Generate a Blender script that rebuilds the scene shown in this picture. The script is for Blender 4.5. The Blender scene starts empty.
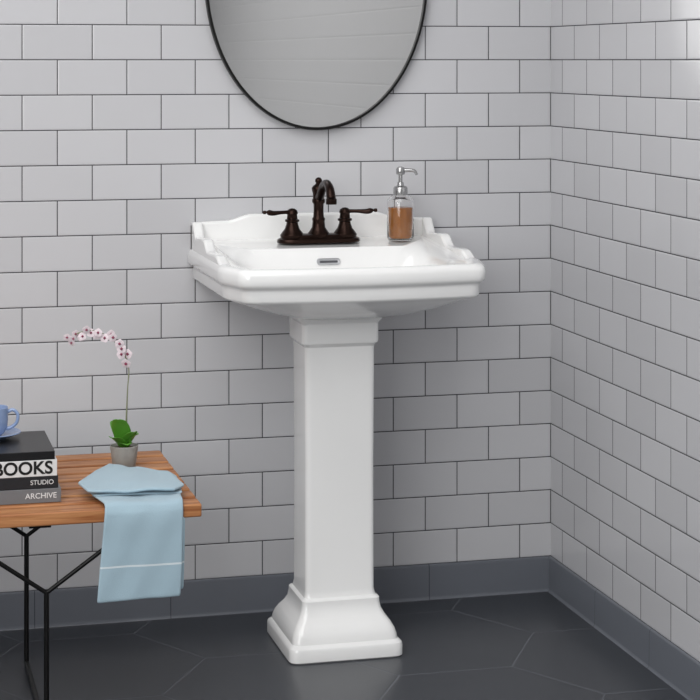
import bpy, bmesh, math, random
from mathutils import Vector, Matrix
random.seed(4)
S=bpy.context.scene
try:
    S.view_settings.view_transform='Standard'
except Exception as e: print(e)

# ---------------- materials ----------------
def srgb(h):
    h=h.lstrip('#'); v=[int(h[i:i+2],16)/255 for i in (0,2,4)]
    return tuple([(c/12.92 if c<=.04045 else ((c+.055)/1.055)**2.4) for c in v]+[1])
def mat(name,col,rough=.5,metal=0,coat=0,spec=.5,noise=0,nscale=20,bump=0,bscale=60,trans=0,ior=1.45,sub=0):
    m=bpy.data.materials.new(name); m.use_nodes=True
    nt=m.node_tree; b=nt.nodes['Principled BSDF']
    c=srgb(col) if isinstance(col,str) else col
    b.inputs['Base Color'].default_value=c
    b.inputs['Roughness'].default_value=rough
    b.inputs['Metallic'].default_value=metal
    b.inputs['Coat Weight'].default_value=coat
    b.inputs['Coat Roughness'].default_value=.06
    b.inputs['Specular IOR Level'].default_value=spec
    b.inputs['Transmission Weight'].default_value=trans
    b.inputs['IOR'].default_value=ior
    tc=nt.nodes.new('ShaderNodeTexCoord')
    if noise:
        n=nt.nodes.new('ShaderNodeTexNoise'); n.inputs['Scale'].default_value=nscale
        nt.links.new(tc.outputs['Object'],n.inputs['Vector'])
        mx=nt.nodes.new('ShaderNodeMix'); mx.data_type='RGBA'
        mx.inputs[6].default_value=tuple([x*(1-noise) for x in c[:3]]+[1])
        mx.inputs[7].default_value=tuple([min(1,x*(1+noise)) for x in c[:3]]+[1])
        nt.links.new(n.outputs['Fac'],mx.inputs[0]); nt.links.new(mx.outputs[2],b.inputs['Base Color'])
    if bump:
        n=nt.nodes.new('ShaderNodeTexNoise'); n.inputs['Scale'].default_value=bscale
        nt.links.new(tc.outputs['Object'],n.inputs['Vector'])
        bp=nt.nodes.new('ShaderNodeBump'); bp.inputs['Strength'].default_value=bump; bp.inputs['Distance'].default_value=.002
        nt.links.new(n.outputs['Fac'],bp.inputs['Height']); nt.links.new(bp.outputs[0],b.inputs['Normal'])
    return m

class NT:
    def __init__(s,m): s.nt=m.node_tree
    def n(s,t,**k):
        x=s.nt.nodes.new(t)
        for a,b in k.items(): setattr(x,a,b)
        return x
    def l(s,a,b): s.nt.links.new(a,b)
    def m(s,op,a,b=None,c=None):
        x=s.nt.nodes.new('ShaderNodeMath'); x.operation=op
        for i,v in enumerate((a,b,c)):
            if v is None: continue
            if isinstance(v,(int,float)): x.inputs[i].default_value=v
            else: s.l(v,x.inputs[i])
        return x.outputs[0]
    def mix(s,f,a,b):
        x=s.nt.nodes.new('ShaderNodeMix'); x.data_type='RGBA'
        for i,v in ((0,f),(6,a),(7,b)):
            if isinstance(v,(int,float,tuple)): x.inputs[i].default_value=v
            else: s.l(v,x.inputs[i])
        return x.outputs[2]

TW,TH=.1532,.0775
Z0=.08
def tile_mat(name,axis,yend=None):
    m=mat(name,'#d2d3d8',.22,spec=.5)
    g=NT(m); b=m.node_tree.nodes['Principled BSDF']
    tc=g.n('ShaderNodeTexCoord'); sp=g.n('ShaderNodeSeparateXYZ'); g.l(tc.outputs['Object'],sp.inputs[0])
    u=sp.outputs[axis]
    cb=g.n('ShaderNodeCombineXYZ')
    u2=g.m('ADD',u,TW*100+.0)
    g.l(u2,cb.inputs[0]); g.l(g.m('ADD',sp.outputs['Z'],-Z0+TH*2),cb.inputs[1])
    def brick(ms,sm,c1,c2,cm):
        br=g.n('ShaderNodeTexBrick'); br.offset=.5; br.offset_frequency=2; br.squash=1
        br.inputs['Scale'].default_value=1; br.inputs['Brick Width'].default_value=TW; br.inputs['Row Height'].default_value=TH
        br.inputs['Mortar Size'].default_value=ms; br.inputs['Mortar Smooth'].default_value=sm
        br.inputs['Color1'].default_value=c1; br.inputs['Color2'].default_value=c2; br.inputs['Mortar'].default_value=cm
        g.l(cb.outputs[0],br.inputs['Vector']); return br
    br=brick(.0011,.0,srgb('#cbcbce'),srgb('#d3d3d6'),srgb('#353538'))
    br2=brick(.0045,1,(0,0,0,1),(0,0,0,1),(1,1,1,1))
    h=g.m('SUBTRACT',1,br2.outputs['Fac'])
    n=g.n('ShaderNodeTexNoise'); n.inputs['Scale'].default_value=9; g.l(tc.outputs['Object'],n.inputs['Vector'])
    h2=g.m('ADD',g.m('MULTIPLY',h,1.0),g.m('MULTIPLY',n.outputs['Fac'],.4))
    bp=g.n('ShaderNodeBump'); bp.inputs['Strength'].default_value=.5; bp.inputs['Distance'].default_value=.0013
    g.l(h2,bp.inputs['Height'])
    col=br.outputs['Color']
    rough=g.m('ADD',g.m('MULTIPLY',br.outputs['Fac'],.6),.16)
    if yend is not None:
        f=g.m('LESS_THAN',sp.outputs['Y'],yend)
        col=g.mix(f,col,srgb('#c6c6c7'))
        rough=g.m('ADD',rough,g.m('MULTIPLY',f,.5))
    g.l(bp.outputs[0],b.inputs['Normal'])
    g.l(col,b.inputs['Base Color']); g.l(rough,b.inputs['Roughness'])
    return m
M_back=tile_mat('white_subway_tile_back','X')
M_right=tile_mat('white_subway_tile_right','Y',-TW*6.5)
M_paint=mat('painted_wall','#c6c6c7',.8,bump=.1)
M_ceil=mat('ceiling_paint','#eeeeee',.9,bump=.1)

def floor_mat():
    m=mat('dark_hexagon_floor_tile','#3b3f47',.35)
    g=NT(m); b=m.node_tree.nodes['Principled BSDF']
    tc=g.n('ShaderNodeTexCoord'); sp=g.n('ShaderNodeSeparateXYZ'); g.l(tc.outputs['Object'],sp.inputs[0])
    s=.24; h=s*math.sqrt(3)/2; cx,cy=-.395,-.31
    X=g.m('ADD',sp.outputs['X'],-cx+3*s*20); Y=g.m('ADD',sp.outputs['Y'],-cy+2*h*20)
    def hd(ox,oy):
        ax=g.m('ABSOLUTE',g.m('SUBTRACT',g.m('MODULO',g.m('ADD',X,ox),3*s),1.5*s))
        ay=g.m('ABSOLUTE',g.m('SUBTRACT',g.m('MODULO',g.m('ADD',Y,oy),2*h),h))
        return g.m('MAXIMUM',ay,g.m('ADD',g.m('MULTIPLY',ax,math.sqrt(3)/2),g.m('MULTIPLY',ay,.5)))
    d=g.m('MINIMUM',hd(1.5*s,h),hd(0,0))
    e=g.m('SUBTRACT',h,d)
    gr=g.m('LESS_THAN',e,.0016)
    n=g.n('ShaderNodeTexNoise'); n.inputs['Scale'].default_value=5; g.l(tc.outputs['Object'],n.inputs['Vector'])
    base=g.mix(n.outputs['Fac'],srgb('#393c42'),srgb('#3f4247'))
    g.l(g.mix(gr,base,srgb('#64676d')),b.inputs['Base Color'])
    g.l(g.m('ADD',g.m('MULTIPLY',gr,.3),.30),b.inputs['Roughness'])
    bp=g.n('ShaderNodeBump'); bp.inputs['Strength'].default_value=.25; bp.inputs['Distance'].default_value=.001
    g.l(g.m('MINIMUM',g.m('MULTIPLY',e,300),1),bp.inputs['Height']); g.l(bp.outputs[0],b.inputs['Normal'])
    return m
M_floor=floor_mat()
def base_mat(name,axis,off):
    m=mat(name,'#6c717b',.3)
    g=NT(m); b=m.node_tree.nodes['Principled BSDF']
    tc=g.n('ShaderNodeTexCoord'); sp=g.n('ShaderNodeSeparateXYZ'); g.l(tc.outputs['Object'],sp.inputs[0])
    u=g.m('MODULO',g.m('ADD',sp.outputs[axis],off+.30*50),.30)
    f=g.m('LESS_THAN',u,.002)
    g.l(g.mix(f,srgb('#6c7078'),srgb('#3e4148')),b.inputs['Base Color'])
    return m
M_bb=base_mat('grey_baseboard_tile_back','X',.0)
M_br=base_mat('grey_baseboard_tile_right','Y',.0)
M_cer=mat('white_glazed_ceramic','#fbfbfa',.12,coat=.6)
M_orb=mat('oil_rubbed_bronze','#2b1d18',.28,metal=.85,noise=.25,nscale=40)
M_black=mat('black_metal','#141414',.4,metal=.4)
M_mirror=mat('mirror_silver','#d4d4d4',.02,metal=1)
M_chrome=mat('brushed_steel','#b9b9b9',.25,metal=1)
M_slot=mat('steel_overflow','#c2c3c6',.4,metal=.6)
M_hole=mat('overflow_shadow','#55565a',.6)
M_glass=mat('clear_glass','#ffffff',.02,trans=1)

# ---------------- helpers ----------------
def link(o): S.collection.objects.link(o); return o
def parent_to(o,p):
    bpy.context.view_layer.update()
    o.parent=p; o.matrix_parent_inverse=p.matrix_world.inverted()
def empty(name,loc):
    e=bpy.data.objects.new(name,None); e.location=loc; e.empty_display_size=.05; link(e)
    bpy.context.view_layer.update(); return e
def meshobj(name,verts,faces,m,parent=None,smooth=True,ang=35,bevel=0,sub=0,solid=0):
    me=bpy.data.meshes.new(name); me.from_pydata([tuple(v) for v in verts],[],faces); me.validate()
    bm=bmesh.new(); bm.from_mesh(me); bmesh.ops.remove_doubles(bm,verts=bm.verts,dist=1e-6)
    bmesh.ops.recalc_face_normals(bm,faces=bm.faces); bm.to_mesh(me); bm.free()
    o=link(bpy.data.objects.new(name,me))
    if isinstance(m,(list,tuple)):
        for x in m: me.materials.append(x)
    else: me.materials.append(m)
    if smooth:
        for p in me.polygons: p.use_smooth=True
        try: me.set_sharp_from_angle(angle=math.radians(ang))
        except Exception as e: print(e)
    if solid:
        md=o.modifiers.new('solid','SOLIDIFY'); md.thickness=solid; md.offset=0
    if bevel:
        md=o.modifiers.new('bev','BEVEL'); md.width=bevel; md.segments=3; md.limit_method='ANGLE'; md.angle_limit=math.radians(35)
        md.harden_normals=False
    if sub:
        md=o.modifiers.new('sub','SUBSURF'); md.levels=sub; md.render_levels=sub
    if parent: parent_to(o,parent)
    return o
def box(name,x0,x1,y0,y1,z0,z1,m,parent=None,bevel=0):
    v=[(x,y,z) for x in (x0,x1) for y in (y0,y1) for z in (z0,z1)]
    f=[(0,1,3,2),(4,6,7,5),(0,4,5,1),(2,3,7,6),(0,2,6,4),(1,5,7,3)]
    return meshobj(name,v,f,m,parent,smooth=bool(bevel),bevel=bevel)
def loft(name,rings,m,parent=None,cap0=True,cap1=True,ang=35,**k):
    n=len(rings[0]); v=[p for r in rings for p in r]; f=[]
    for i in range(len(rings)-1):
        for j in range(n):
            a=i*n+j; b=i*n+(j+1)%n
            f.append((a,b,b+n,a+n))
    if cap0: f.append(tuple(range(n)))
    if cap1: f.append(tuple((len(rings)-1)*n+j for j in range(n)))
    return meshobj(name,v,f,m,parent,ang=ang,**k)
def lathe(name,prof,c,m,parent=None,seg=40,ang=40,axis=None,sx=1,sy=1):
    rings=[]
    for r,z in prof:
        rings.append([Vector((max(r,1e-5)*sx*math.cos(2*math.pi*i/seg),max(r,1e-5)*sy*math.sin(2*math.pi*i/seg),z)) for i in range(seg)])
    M=Matrix.Translation(c)
    if axis is not None: M=M@Vector((0,0,1)).rotation_difference(Vector(axis)).to_matrix().to_4x4()
    rings=[[M@p for p in r] for r in rings]
    return loft(name,rings,m,parent,ang=ang)
def catmull(pts,n=8):
    P=[Vector(p) for p in pts]; P=[2*P[0]-P[1]]+P+[2*P[-1]-P[-2]]; out=[]
    for i in range(1,len(P)-2):
        for k in range(n):
            t=k/n; a,b,c,d=P[i-1:i+3]
            out.append(.5*((2*b)+(-a+c)*t+(2*a-5*b+4*c-d)*t*t+(-a+3*b-3*c+d)*t**3))
    out.append(P[-2]); return out
def tube(name,pts,rad,m,parent=None,seg=12,smooth_n=0,closed=False):
    if smooth_n:
        if not isinstance(rad,(int,float)):
            r4=catmull([(r,0,0) for r in rad],smooth_n); rad=[p.x for p in r4]
        pts=catmull(pts,smooth_n)
    pts=[Vector(p) for p in pts]; n=len(pts)
    if isinstance(rad,(int,float)): rad=[rad]*n
    rings=[]; up=None
    for i,p in enumerate(pts):
        if closed: t=(pts[(i+1)%n]-pts[i-1]).normalized()
        else: t=(pts[min(i+1,n-1)]-pts[max(i-1,0)]).normalized()
        if up is None:
            up=Vector((0,0,1)) if abs(t.z)<.9 else Vector((0,1,0))
        a=(up-t*up.dot(t)).normalized(); b=t.cross(a); up=a
        rings.append([p+rad[i]*(a*math.cos(2*math.pi*j/seg)+b*math.sin(2*math.pi*j/seg)) for j in range(seg)])
    if closed:
        rings.append(rings[0]); return loft(name,rings,m,parent,cap0=False,cap1=False)
    return loft(name,rings,m,parent)
def rpoly(pts,rads,seg=6):
    out=[]; n=len(pts)
    for i in range(n):
        p=Vector(pts[i]); a=Vector(pts[i-1]); b=Vector(pts[(i+1)%n]); r=rads[i]
        da=(a-p); db=(b-p); r=min(r,da.length*.49,db.length*.49)
        s=p+da.normalized()*r; e=p+db.normalized()*r
        for k in range(seg+1):
            t=k/seg; out.append(((1-t)**2)*s+2*t*(1-t)*p+t*t*e)
    return out
def extrude_profile(name,prof2d,fn,t0,t1,m,parent=None,bevel=0,ang=35):
    n=len(prof2d); v=[fn(a,b,t0) for a,b in prof2d]+[fn(a,b,t1) for a,b in prof2d]
    f=[tuple(range(n)),tuple(range(n,2*n))]+[(i,(i+1)%n,(i+1)%n+n,i+n) for i in range(n)]
    return meshobj(name,v,f,m,parent,bevel=bevel,ang=ang)

# ---------------- room ----------------
XL,YF,ZC=-3.6,-5.6,2.7
box('floor',XL-.1,.1,YF-.1,.1,-.1,0,M_floor)
box('ceiling',XL-.1,.1,YF-.1,.1,ZC,ZC+.1,M_ceil)
box('wall_back',XL-.1,.1,0,.1,0,ZC,M_back)
box('wall_right',0,.1,YF,0,0,ZC,M_right)
box('wall_left',XL-.1,XL,YF,0,0,ZC,M_paint)
box('wall_front',XL-.1,.1,YF-.1,YF,0,ZC,M_paint)
bbp=[(0,0),(.012,0),(.009,.003),(.008,.008),(.0075,.072),(.006,.078),(.003,.08),(0,.08)]
extrude_profile('baseboard_back',bbp,lambda a,b,t:(t,-a,b),XL,0,M_bb)
extrude_profile('baseboard_right',bbp,lambda a,b,t:(-a,t,b),YF,0,M_br)

# ---------------- sink ----------------
SX=-.577; PX=-.592
sink=empty('pedestal_sink',(SX,-.25,0))
def deck(y):
    t=max(0,min(1,(y+.20)/.05)); return .022*t*t*(3-2*t)
def ring(hw,yb,yc,hf,yf,z,r=.012,bow=.026,top=False,rb=.004):
    if hw>.24: hw-=.003; hf-=.003
    yf+=.008
    pts=[(-hw,yb),(-hw,yc),(-hf,yf),(0,yf-bow),(hf,yf),(hw,yc),(hw,yb)]
    rr=[rb,r*1.8,r*1.5,hf*.95,r*1.5,r*1.8,rb]
    return [Vector((SX+p.x,p.y,z+(deck(p.y) if top else 0))) for p in rpoly(pts,rr,10)]
R=[]
R.append(ring(.086,-.205,-.31,.074,-.352,.698,.01,bow=.008))
R.append(ring(.105,-.17,-.34,.090,-.37,.703,.02,bow=.01))
R.append(ring(.155,-.10,-.36,.130,-.41,.714,.03,bow=.016))
R.append(ring(.210,-.04,-.37,.182,-.448,.730,.03,bow=.02))
R.append(ring(.250,-.004,-.38,.222,-.470,.744,.03))
R.append(ring(.267,-.002,-.385,.240,-.480,.751,.02))
R.append(ring(.273,-.002,-.387,.246,-.485,.754,.014))
R.append(ring(.275,-.002,-.388,.248,-.487,.758,.014))
R.append(ring(.275,-.002,-.388,.248,-.487,.776,.014))
R.append(ring(.2755,-.002,-.388,.2485,-.4875,.780,.014))
R.append(ring(.278,-.002,-.389,.251,-.490,.783,.014))
R.append(ring(.283,-.002,-.391,.256,-.495,.786,.014))
R.append(ring(.2855,-.002,-.392,.258,-.4975,.792,.014))
R.append(ring(.286,-.002,-.392,.2585,-.498,.800,.014))
R.append(ring(.286,-.002,-.392,.2585,-.498,.808,.014))
R.append(ring(.2845,-.002,-.391,.257,-.4965,.815,.014))
R.append(ring(.280,-.003,-.389,.253,-.492,.820,.014))
R.append(ring(.274,-.004,-.386,.248,-.487,.8225,.014,top=True))
R.append(ring(.264,-.010,-.382,.240,-.478,.8220,.014,top=True))
R.append(ring(.257,-.02,-.378,.233,-.471,.8195,.014,top=True))
R.append(ring(.252,-.04,-.374,.228,-.466,.8165,.016,top=True))
R.append(ring(.243,-.08,-.37,.218,-.457,.8155,.02,top=True))
R.append(ring(.228,-.165,-.36,.198,-.440,.8145,.05,bow=.022,top=True,rb=.06))
R.append(ring(.220,-.178,-.35,.190,-.432,.809,.05,bow=.022,rb=.07))
R.append(ring(.212,-.186,-.345,.180,-.423,.793,.05,bow=.02,rb=.07))
R.append(ring(.190,-.20,-.335,.160,-.402,.755,.05,bow=.018,rb=.07))
R.append(ring(.150,-.225,-.32,.120,-.375,.727,.05,bow=.01,rb=.06))
R.append(ring(.06,-.27,-.31,.05,-.33,.717,.02,bow=.006,rb=.02))
loft('basin',R,M_cer,sink,ang=50)
def bsz(x):
    a=abs(x)
    if a<.14: return .897
    if a<.20:
        t=(a-.14)/.06; return .897-.014*(t*t*(3-2*t))
    if a<.225: return .883
    return .883-.003*((a-.225)/.05)
HB=.277
xs=[-HB+i*2*HB/60 for i in range(61)]
prof=[(x,bsz(x)) for x in xs]+[(HB,.79),(-HB,.79)]
extrude_profile('backsplash',prof,lambda a,b,t:(SX+a,t,b),-.026,-.001,M_cer,sink,bevel=.006,ang=40)
# side splash: scalloped profile with curled lips at each step
def ss(t): return t*t*(3-2*t)
sp=[(-.001,.881),(-.032,.882),(-.037,.881)]
for i in range(1,9):
    t=i/8; sp.append((-.038-.034*t,.880-.029*math.sin(t*math.pi/2)))
sp+=[(-.085,.851),(-.105,.853),(-.14,.856),(-.168,.856),(-.176,.854)]
for i in range(1,9):
    t=i/8; sp.append((-.178-.042*t,.853-.019*math.sin(t*math.pi/2)))
sp+=[(-.25,.834),(-.29,.836),(-.318,.836),(-.328,.834)]
for i in range(1,7):
    t=i/6; sp.append((-.330-.050*t,.833-.013*math.sin(t*math.pi/2)))
sp+=[(-.385,.80),(-.001,.79)]
for nm,xa,xb in (('side_splash_l',-HB,-HB+.022),('side_splash_r',HB-.022,HB)):
    extrude_profile(nm,sp,lambda a,b,t:(SX+t,a,b),xa,xb,M_cer,sink,bevel=.006,ang=40)
# overflow slot
def slot(hx,hz,y):
    return [Vector((SX-.004+p.x,y+.18*p.y,.8035+p.y)) for p in rpoly([(-hx,-hz),(hx,-hz),(hx,hz),(-hx,hz)],[hz]*4,6)]
loft('overflow_slot',[slot(.025,.0065,-.178),slot(.026,.007,-.1865),slot(.024,.0055,-.1885),slot(.023,.0045,-.1880)],M_slot,sink)
loft('overflow_opening',[slot(.020,.0022,-.1878),slot(.020,.0022,-.1886)],M_hole,sink)
lathe('drain',[(0,0),(.022,0),(.022,.003),(.016,.004),(.014,.002),(0,.002)],(SX,-.30,.718),M_chrome,sink)
# pedestal
def sq(hx,hy,cy,z,r=.012):
    return [Vector((PX+p.x,p.y,z)) for p in rpoly([(-hx,cy-hy),(hx,cy-hy),(hx,cy+hy),(-hx,cy+hy)],[r]*4,6)]
PR=[(0,.045),(.003,.0475),(.024,.0475),(.029,.046),(.033,.042),(.035,.039),(.044,.038),(.056,.034),(.068,.027),(.080,.018),(.092,.012),(.104,.010),(.112,.0095),(.115,.007),(.117,.003),(.130,.0005),(.40,.0),(.640,.0015),(.644,.004),(.648,.008),(.652,.009),(.688,.009),(.692,.011),(.698,.016),(.704,.018)]
rings=[]
for z,e in PR:
    k=1.38 if z<.118 else 1
    rings.append(sq(.074+e,.0625+e*k,-.2755,z,.013+.2*e))
loft('pedestal',rings,M_cer,sink,ang=30)

# ---------------- faucet ----------------
FX,FY,FZ=-.584,-.105,.8385
fc=empty('centerset_faucet',(FX,FY,FZ))
def stad(hx,hy,z,seg=12):
    out=[]
    for s in (1,-1):
        for i in range(seg+1):
            a=-math.pi/2+math.pi*i/seg
            out.append(Vector((FX+s*(hx-hy)+s*hy*math.cos(a),FY+s*hy*math.sin(a),z)))
    return out
loft('base_plate',[stad(.093,.030,FZ+.0003),stad(.094,.031,FZ+.004),stad(.092,.029,FZ+.009),stad(.086,.024,FZ+.012),stad(.082,.021,FZ+.018),stad(.078,.017,FZ+.020)],M_orb,fc)
for s in (-1,1):
    hx=FX+s*.060
    lathe('handle_bell_%s'%('l' if s<0 else 'r'),[(.026,.012),(.027,.018),(.023,.024),(.017,.032),(.0135,.042),(.0125,.048),(.016,.050),(.016,.054),(.012,.056),(.011,.066),(.013,.069),(.011,.076),(.006,.080),(0,.081)],(hx,FY,FZ),M_orb,fc)
    z=FZ+.071
    tube('lever_%s'%('l' if s<0 else 'r'),[(hx,FY,z),(hx+s*.012,FY-.004,z+.001),(hx+s*.028,FY-.008,z+.001),(hx+s*.045,FY-.012,z),(hx+s*.055,FY-.015,z+.002),(hx+s*.060,FY-.017,z+.003),(hx+s*.065,FY-.018,z+.003)],
         [.006,.0045,.0045,.006,.0065,.0035,.001],M_orb,fc,smooth_n=5)
    lathe('lever_knob_%s'%('l' if s<0 else 'r'),[(0,-.0045),(.003,-.004),(.0045,0),(.003,.004),(0,.0045)],(hx+s*.066,FY-.018,z+.003),M_orb,fc,seg=16)
lathe('spout_body',[(.024,.012),(.025,.02),(.020,.027),(.015,.035),(.0135,.05),(.0145,.052),(.0145,.056),(.012,.059),(.011,.075),(.0115,.09),(.0145,.094),(.0145,.100),(.0125,.103),(.013,.115),(.015,.122),(.0155,.128),(.012,.133),(.008,.136),(.006,.139),(.008,.143),(.0075,.148),(.004,.152),(0,.153)],(FX,FY,FZ),M_orb,fc)
tube('spout_arm',[(FX,FY,FZ+.10),(FX,FY-.022,FZ+.116),(FX,FY-.05,FZ+.138),(FX,FY-.08,FZ+.143),(FX,FY-.105,FZ+.132),(FX,FY-.118,FZ+.110)],[.010,.0095,.009,.009,.0095,.0105],M_orb,fc,seg=16,smooth_n=6)
lathe('aerator',[(0,.0),(.0115,0),(.012,.004),(.012,.012),(.010,.014),(0,.014)],(FX,FY-.1185,FZ+.098),M_orb,fc)
tube('lift_rod',[(FX,FY+.018,FZ+.01),(FX,FY+.018,FZ+.075)],.0025,M_orb,fc)
lathe('lift_knob',[(0,0),(.005,.002),(.006,.007),(.003,.012),(0,.013)],(FX,FY+.018,FZ+.073),M_orb,fc,seg=16)
fc.scale=(1,1,.94)

# ---------------- soap dispenser ----------------
BX,BY,BZ=-.394,-.10,.8388
sd=empty('soap_dispenser',(BX,BY,BZ))
lathe('bottle',[(0,0),(.026,0),(.0295,.003),(.030,.009),(.030,.080),(.0285,.088),(.022,.094),(.014,.098),(.0125,.101),(.0125,.108),(.0105,.108),(.0105,.101),(.013,.0965),(.021,.092),(.0265,.086),(.0280,.080),(.0280,.008),(.026,.004),(0,.004)],(BX,BY,BZ),M_glass,sd,seg=48)
M_amber=bpy.data.materials.new('amber_soap'); M_amber.use_nodes=True
b_=M_amber.node_tree.nodes['Principled BSDF']; b_.inputs['Roughness'].default_value=.25
b_.inputs['Transmission Weight'].default_value=.3; b_.inputs['IOR'].default_value=1.33
g_=NT(M_amber); n_=g_.n('ShaderNodeTexNoise'); n_.inputs['Scale'].default_value=12; g_.l(g_.mix(n_.outputs['Fac'],srgb('#bd7230'),srgb('#d48c42')),b_.inputs['Base Color'])
lathe('amber_liquid',[(0,.0045),(.0255,.0045),(.0275,.0085),(.0276,.070),(0,.070)],(BX,BY,BZ),M_amber,sd,seg=48)
lathe('pump_collar',[(.0155,.097),(.016,.099),(.016,.112),(.014,.115),(.008,.117),(.007,.124),(.0045,.125),(.0045,.140),(.009,.141),(.010,.144),(.010,.152),(.008,.156),(.003,.158),(0,.158)],(BX,BY,BZ),M_chrome,sd)
tube('pump_nozzle',[(BX,BY,BZ+.149),(BX+.018,BY-.006,BZ+.150),(BX+.030,BY-.010,BZ+.148),(BX+.035,BY-.012,BZ+.140)],[.005,.004,.0035,.003],M_chrome,sd,smooth_n=5)
sd.scale=(1,1,1.04)

# ---------------- mirror ----------------
MX,MZ,MA,MB=-.565,1.425,.255,.338
mr=empty('oval_wall_mirror',(MX,-.01,MZ))
N=120
fr=[]
for i in range(N):
    a=2*math.pi*i/N; c,s_=math.cos(a),math.sin(a)
    fr.append([(MX+(MA+d)*c,y,MZ+(MB+d)*s_) for d,y in ((-.003,-.001),(.003,-.001),(.004,-.020),(.003,-.023),(-.002,-.023),(-.003,-.020))])
fr.append(fr[0])
loft('frame',[[Vector(p) for p in r] for r in fr],M_black,mr,cap0=False,cap1=False)
v=[(MX+(MA-.002)*math.cos(2*math.pi*i/N),-.016,MZ+(MB-.002)*math.sin(2*math.pi*i/N)) for i in range(N)]
meshobj('glass',v,[tuple(range(N))],M_mirror,mr,smooth=False)

# ---------------- bench ----------------
def wood():
    m=mat('oak_slats','#a9693a',.45)
    g=NT(m); b=m.node_tree.nodes['Principled BSDF']
    tc=g.n('ShaderNodeTexCoord'); mp=g.n('ShaderNodeMapping'); mp.inputs['Scale'].default_value=(1.2,18,18)
    g.l(tc.outputs['Object'],mp.inputs[0])
    n=g.n('ShaderNodeTexNoise'); n.inputs['Scale'].default_value=4; n.inputs['Detail'].default_value=6; n.inputs['Distortion'].default_value=1
    g.l(mp.outputs[0],n.inputs['Vector'])
    r=g.n('ShaderNodeValToRGB'); r.color_ramp.elements[0].position=.35; r.color_ramp.elements[0].color=srgb('#965b33')
    r.color_ramp.elements[1].position=.68; r.color_ramp.elements[1].color=srgb('#cb9161')
    g.l(n.outputs['Fac'],r.inputs[0]); g.l(r.outputs[0],b.inputs['Base Color'])
    return m
M_wood=wood()
BZT=.42; by0,by1=-.736,-.227; bxr=-.956; bxl=-2.16
bench=empty('slatted_wood_bench',(-1.5,-.48,0))
ns=8; gap=.015; w=((by1-by0)-gap*(ns-1))/ns
for i in range(ns):
    y=by0+i*(w+gap)
    o=box('slat_%d'%(i+1),bxl,bxr,y,y+w,BZT-.024,BZT,M_wood,bench,bevel=.003)
for k,x in enumerate((-1.25,-1.9)):
    box('crossbar_%d'%(k+1),x-.02,x+.02,by0+.03,by1-.03,BZT-.034,BZT-.024,M_black,bench)
def yleg(xc,tag):
    for t,y in (('front',-.70),('rear',-.265)):
        tube('post_%s_%s'%(t,tag),[(xc,y,.006),(xc,y,.268)],.0050,M_black,bench)
        tube('arm_a_%s_%s'%(t,tag),[(xc,y,.265),(xc-.18,y,BZT-.028)],.0042,M_black,bench)
        tube('arm_b_%s_%s'%(t,tag),[(xc,y,.265),(xc+.18,y,BZT-.028)],.0042,M_black,bench)
    tube('runner_%s'%tag,[(xc,-.70,.006),(xc,-.265,.006)],.0050,M_black,bench)
yleg(-1.238,'r'); yleg(-1.87,'l')

# ---------------- books ----------------
M_page=mat('paper_pages','#e6e2d8',.8,noise=.06,nscale=200)
bk=empty('book_stack',(-1.35,-.55,BZT))
defs=[('#77787b','#e8e8e8',.026,-1.207,-.655,.215,'ARCHIVE'),('#2a2a2d','#d8d8d8',.022,-1.212,-.652,.212,'STUDIO'),('#e4e4e4','#161616',.030,-1.214,-.652,.205,'BOOKS'),('#19191b','#f0f0f0',.015,-1.218,-.650,.205,'')]
z=BZT+.0005
for i,(cc,tcol,h,xr,yf,d,txt) in enumerate(defs):
    mc=mat('book_cover_%d'%(i+1),cc,.35); xl=xr-.29; yb=yf+d; t=.0022
    box('cover_bottom_%d'%(i+1),xl,xr,yf,yb,z,z+t,mc,bk,bevel=.0005)
    box('cover_top_%d'%(i+1),xl,xr,yf,yb,z+h-t,z+h,mc,bk,bevel=.0005)
    box('spine_%d'%(i+1),xl,xr,yf-.001,yf+.003,z,z+h,mc,bk,bevel=.0008)
    box('pages_%d'%(i+1),xl+.004,xr-.004,yf+.003,yb-.004,z+t,z+h-t,M_page,bk)
    if txt:
        cu=bpy.data.curves.new('title_%d'%(i+1),'FONT'); cu.body=txt; cu.size=h*(1.1 if i==2 else .55); cu.extrude=.0002; cu.align_x='RIGHT'; cu.align_y='CENTER'; cu.offset=.0008 if i==2 else .0001
        to=link(bpy.data.objects.new('title_%d'%(i+1),cu)); to.rotation_euler=(math.pi/2,0,0); to.location=(xr-.008,yf-.0014,z+h/2)
        cu.materials.append(mat('title_ink_%d'%(i+1),tcol,.5)); parent_to(to,bk)
    z+=h+.0003
ZB=z
# ---------------- cup ----------------
M_blue=mat('blue_ceramic','#8b9fc4',.2,coat=.4)
CX,CY=-1.320,-.50
cup=empty('blue_teacup',(CX,CY,ZB))
lathe('saucer',[(0,.0005),(.024,.0005),(.025,.002),(.042,.006),(.052,.011),(.0515,.0125),(.040,.008),(.024,.004),(0,.004)],(CX,CY,ZB),M_blue,cup)
lathe('cup',[(0,.0045),(.015,.0045),(.016,.007),(.021,.012),(.026,.022),(.0275,.035),(.0275,.059),(.0265,.060),(.0255,.058),(.0255,.035),(.023,.02),(.012,.010),(0,.009)],(CX,CY,ZB),M_blue,cup)
tube('handle',[(CX+.025,CY-.004,ZB+.050),(CX+.036,CY-.006,ZB+.054),(CX+.045,CY-.008,ZB+.045),(CX+.043,CY-.008,ZB+.030),(CX+.033,CY-.006,ZB+.021),(CX+.022,CY-.004,ZB+.018)],.0033,M_blue,cup,smooth_n=6)

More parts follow.
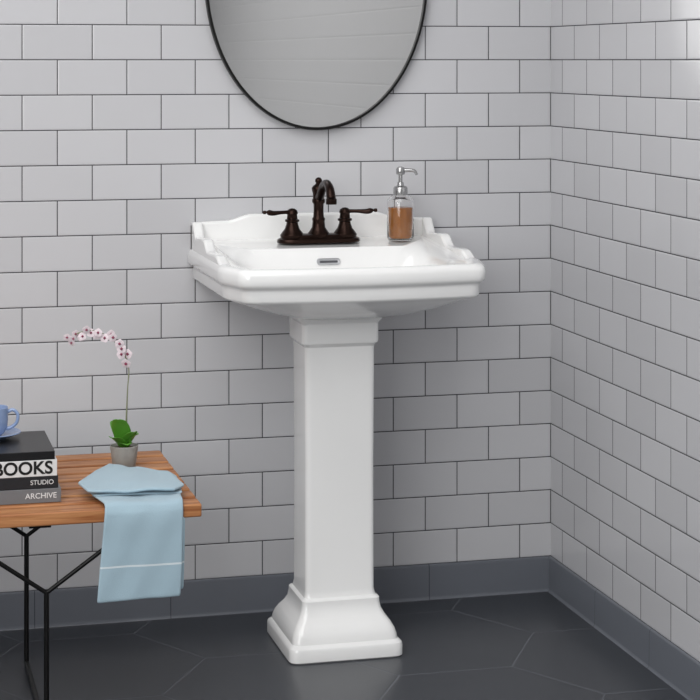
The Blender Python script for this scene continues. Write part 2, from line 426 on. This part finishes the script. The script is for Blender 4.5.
# ---------------- orchid ----------------
OX,OY,OZ=-1.054,-.39,BZT
orc=empty('potted_orchid',(OX,OY,OZ))
M_pot=mat('grey_stone_pot','#a3a19c',.7,noise=.2,nscale=90,bump=.4,bscale=200)
M_leaf=mat('orchid_leaf','#5c9c35',.35,noise=.25,nscale=25)
M_stem=mat('orchid_stem','#8b8f74',.6)
M_soil=mat('bark_soil','#4b3a2a',.9,bump=1,bscale=200)
M_pet=mat('orchid_petal','#f0e2e7',.5,noise=.08,nscale=120)
M_lip=mat('orchid_lip','#8c3a55',.5)
lathe('pot',[(0,.0005),(.021,.0005),(.023,.003),(.027,.035),(.0285,.046),(.0275,.047),(.026,.045),(.024,.036),(0,.036)],(OX,OY,OZ),M_pot,orc)
lathe('soil',[(0,.0362),(.0235,.0362),(.02,.042),(0,.044)],(OX,OY,OZ),M_soil,orc)
def leaf(name,base,dirx,diry,L,H,W,droop,m,par):
    n=12; v=[]; f=[]
    d=Vector((dirx,diry,0)).normalized(); s=Vector((-d.y,d.x,0))
    for i in range(n+1):
        t=i/n; wid=W*max(.12,math.sin(math.pi*min(1,(t*.80+.14)))**.6*(1 if t<.9 else (1-((t-.9)/.1)**2*.75)))
        c=Vector(base)+d*L*t+Vector((0,0,H*t-droop*t*t))
        for k in (-1,-.5,0,.5,1): v.append(c+s*wid*k+Vector((0,0,abs(k)*wid*.3)))
    for i in range(n):
        for k in range(4):
            a=i*5+k; f.append((a,a+1,a+6,a+5))
    meshobj(name,v,f,m,par,solid=.0014,sub=1)
b0=(OX,OY,OZ+.040)
leaf('leaf_1',b0,-.45,-1,.042,.088,.020,.022,M_leaf,orc)
leaf('leaf_2',b0,-.8,-.8,.042,.046,.017,.018,M_leaf,orc)
leaf('leaf_3',b0,.5,-1,.036,.056,.017,.018,M_leaf,orc)
leaf('leaf_4',b0,.7,-.3,.030,.048,.015,.018,M_leaf,orc)
leaf('leaf_5',b0,.1,-1,.030,.030,.014,.018,M_leaf,orc)
leaf('leaf_6',b0,-.6,.8,.034,.066,.017,.014,M_leaf,orc)
st=[(OX+.002,OY,OZ+.04),(OX+.004,OY,OZ+.10),(OX+.007,OY,OZ+.16),(OX+.009,OY-.002,OZ+.20),(OX-.004,OY-.004,OZ+.238),(OX-.03,OY-.006,OZ+.265),(OX-.06,OY-.008,OZ+.280),(OX-.09,OY-.01,OZ+.278),(OX-.113,OY-.012,OZ+.266)]
tube('stem',st,.0012,M_stem,orc,seg=8,smooth_n=6)
tube('support_stake',[(OX+.004,OY+.004,OZ+.04),(OX+.009,OY+.003,OZ+.19)],.0009,M_stem,orc,seg=6)
sp_=catmull(st,10)
vv=[];ff=[];mi=[]
def petal(c,ax,up,L,W,fwd):
    n=len(vv); s=ax
    P=[c,c+up*L*.35+s*W*.8,c+up*L*.75+s*W,c+up*L,c+up*L*.75-s*W,c+up*L*.35-s*W*.8,c+up*L*.55+fwd*L*.15]
    vv.extend(P)
    for a,b in ((0,1),(1,2),(2,3),(3,4),(4,5),(5,0)): ff.append((n+a,n+b,n+6)); mi.append(0)
idx=[34,37,40,43,45,48,51,54,57,60,62,64,67,70,73,76,79,80]
for q,i in enumerate(idx):
    c0=sp_[i]; big=1.1-.3*q/len(idx)
    c=c0+Vector((random.uniform(-.006,.006),random.uniform(-.010,.002),random.uniform(-.010,.007)))
    fwd=Vector((random.uniform(-.7,.5),-1,random.uniform(-.5,.3))).normalized()
    a=fwd.cross(Vector((0,0,1))).normalized(); u=a.cross(fwd)
    r0=random.uniform(-.3,.3)
    for k in range(5):
        th=r0+k*2*math.pi/5; up=u*math.cos(th)+a*math.sin(th); s=fwd.cross(up)
        petal(c,s,up,.0098*big,.0046*big,fwd)
    n=len(vv); r=.0034*big
    for d in (fwd*r*1.6,a*r,u*r,-a*r,-u*r): vv.append(c+fwd*.001+d)
    for k in range(4): ff.append((n,n+1+k,n+1+(k+1)%4)); mi.append(1)
o=meshobj('flowers',vv,ff,[M_pet,M_lip],orc,smooth=True,ang=80)
me=o.data
if len(me.polygons)==len(mi):
    for p,k in zip(me.polygons,mi): p.material_index=k

# ---------------- towel ----------------
def towel_mat():
    m=mat('pale_blue_towel','#a9c6d6',.9,bump=.5,bscale=900)
    g=NT(m); b=m.node_tree.nodes['Principled BSDF']
    tc=g.n('ShaderNodeTexCoord'); sp=g.n('ShaderNodeSeparateXYZ'); g.l(tc.outputs['Object'],sp.inputs[0])
    a=g.m('GREATER_THAN',sp.outputs['Z'],.315); c=g.m('LESS_THAN',sp.outputs['Z'],.3185)
    f=g.m('MULTIPLY',a,c)
    g.l(g.mix(f,srgb('#a6bfcc'),srgb('#d9e3e8')),b.inputs['Base Color'])
    b.inputs['Sheen Weight'].default_value=.3
    return m
M_tow=towel_mat()
tw=empty('hand_towel',(-1.07,-.7,BZT))
def sheet(name,rows,par,thick=.004,amp=.003,seed=0,n=22,lin=False):
    def lerpn(P,k):
        P=[Vector(p) for p in P]; out=[]
        for a,b in zip(P,P[1:]): out+=[a.lerp(b,i/k) for i in range(k)]
        return out+[P[-1]]
    fn=(lambda P:lerpn(P,8)) if lin else (lambda P:catmull(P,6))
    Ls=fn([r[0] for r in rows]); Rs=fn([r[1] for r in rows])
    v=[];f=[]
    for i,(a,b) in enumerate(zip(Ls,Rs)):
        for k in range(n+1):
            t=k/n; p=a.lerp(b,t)
            wv=amp*(math.sin(t*7+i*.21+seed)+.5*math.sin(t*15-i*.33+seed*2))*.5
            out=Vector((0,-1,0)) if p.z<BZT-.005 else Vector((0,0,1))
            p=p+out*(wv+amp*.9)
            v.append(p)
    m_=n+1
    for i in range(len(Ls)-1):
        for k in range(n): f.append((i*m_+k,i*m_+k+1,(i+1)*m_+k+1,(i+1)*m_+k))
    return meshobj(name,v,f,M_tow,par,solid=thick,sub=1,ang=180)
sheet('hanging_layer',[((-1.152,-.746,.253),(-.998,-.746,.256)),((-1.148,-.745,.30),(-.995,-.745,.30)),((-1.142,-.744,.36),(-.993,-.744,.36)),((-1.138,-.743,.405),(-.992,-.743,.405)),((-1.136,-.734,.4245),(-.991,-.734,.4245)),((-1.14,-.70,.4255),(-.989,-.70,.4255)),((-1.150,-.65,.4255),(-.982,-.65,.4255)),((-1.150,-.60,.4255),(-.980,-.60,.4255))],tw,seed=1)
sheet('under_layer',[((-1.146,-.7415,.268),(-.991,-.7415,.266)),((-1.14,-.7412,.33),(-.989,-.7412,.33)),((-1.136,-.741,.40),(-.988,-.741,.40))],tw,thick=.002,amp=.0003,seed=3)
sheet('mid_fold',[((-1.152,-.675,.4315),(-.984,-.69,.4315)),((-1.115,-.50,.431),(-.972,-.55,.431)),((-1.085,-.43,.429),(-.980,-.49,.429))],tw,thick=.005,amp=.001,seed=5,lin=True)
sheet('top_fold',[((-1.160,-.675,.4375),(-1.000,-.700,.4385)),((-1.172,-.61,.441),(-.976,-.665,.440)),((-1.125,-.50,.440),(-.985,-.560,.438)),((-1.090,-.44,.436),(-1.03,-.49,.436))],tw,thick=.006,amp=.003,seed=2,lin=True)

# ---------------- lights ----------------
def area(name,loc,tgt,size,e,col=(1,1,1),sy=None):
    l=bpy.data.lights.new(name,'AREA'); l.energy=e; l.color=col; l.size=size
    if sy: l.shape='RECTANGLE'; l.size_y=sy
    o=link(bpy.data.objects.new(name,l)); o.location=loc
    o.rotation_euler=(Vector(tgt)-Vector(loc)).to_track_quat('-Z','Y').to_euler()
area('ceiling_softbox',(-1.7,-2.0,2.62),(-1.7,-2.0,0),2.2,47,(1,.997,.99),sy=2.4)
area('added_softbox',(-2.8,-4.0,1.8),(-.6,0,.6),1.9,55,(1,.997,.99))  # softbox added at front left to light the sink; there is no window
w=bpy.data.worlds.new('world'); S.world=w; w.use_nodes=True
w.node_tree.nodes['Background'].inputs[0].default_value=(.8,.85,.9,1); w.node_tree.nodes['Background'].inputs[1].default_value=.3

# ---------------- camera ----------------
cam=bpy.data.cameras.new('camera'); co=link(bpy.data.objects.new('camera',cam))
cam.sensor_width=36; cam.lens=36*1926/700
cam.shift_y=-(350-60)/700
co.location=(-1.571,-4.259,1.242); co.rotation_euler=(math.pi/2,0,-math.radians(14.3))
S.camera=co
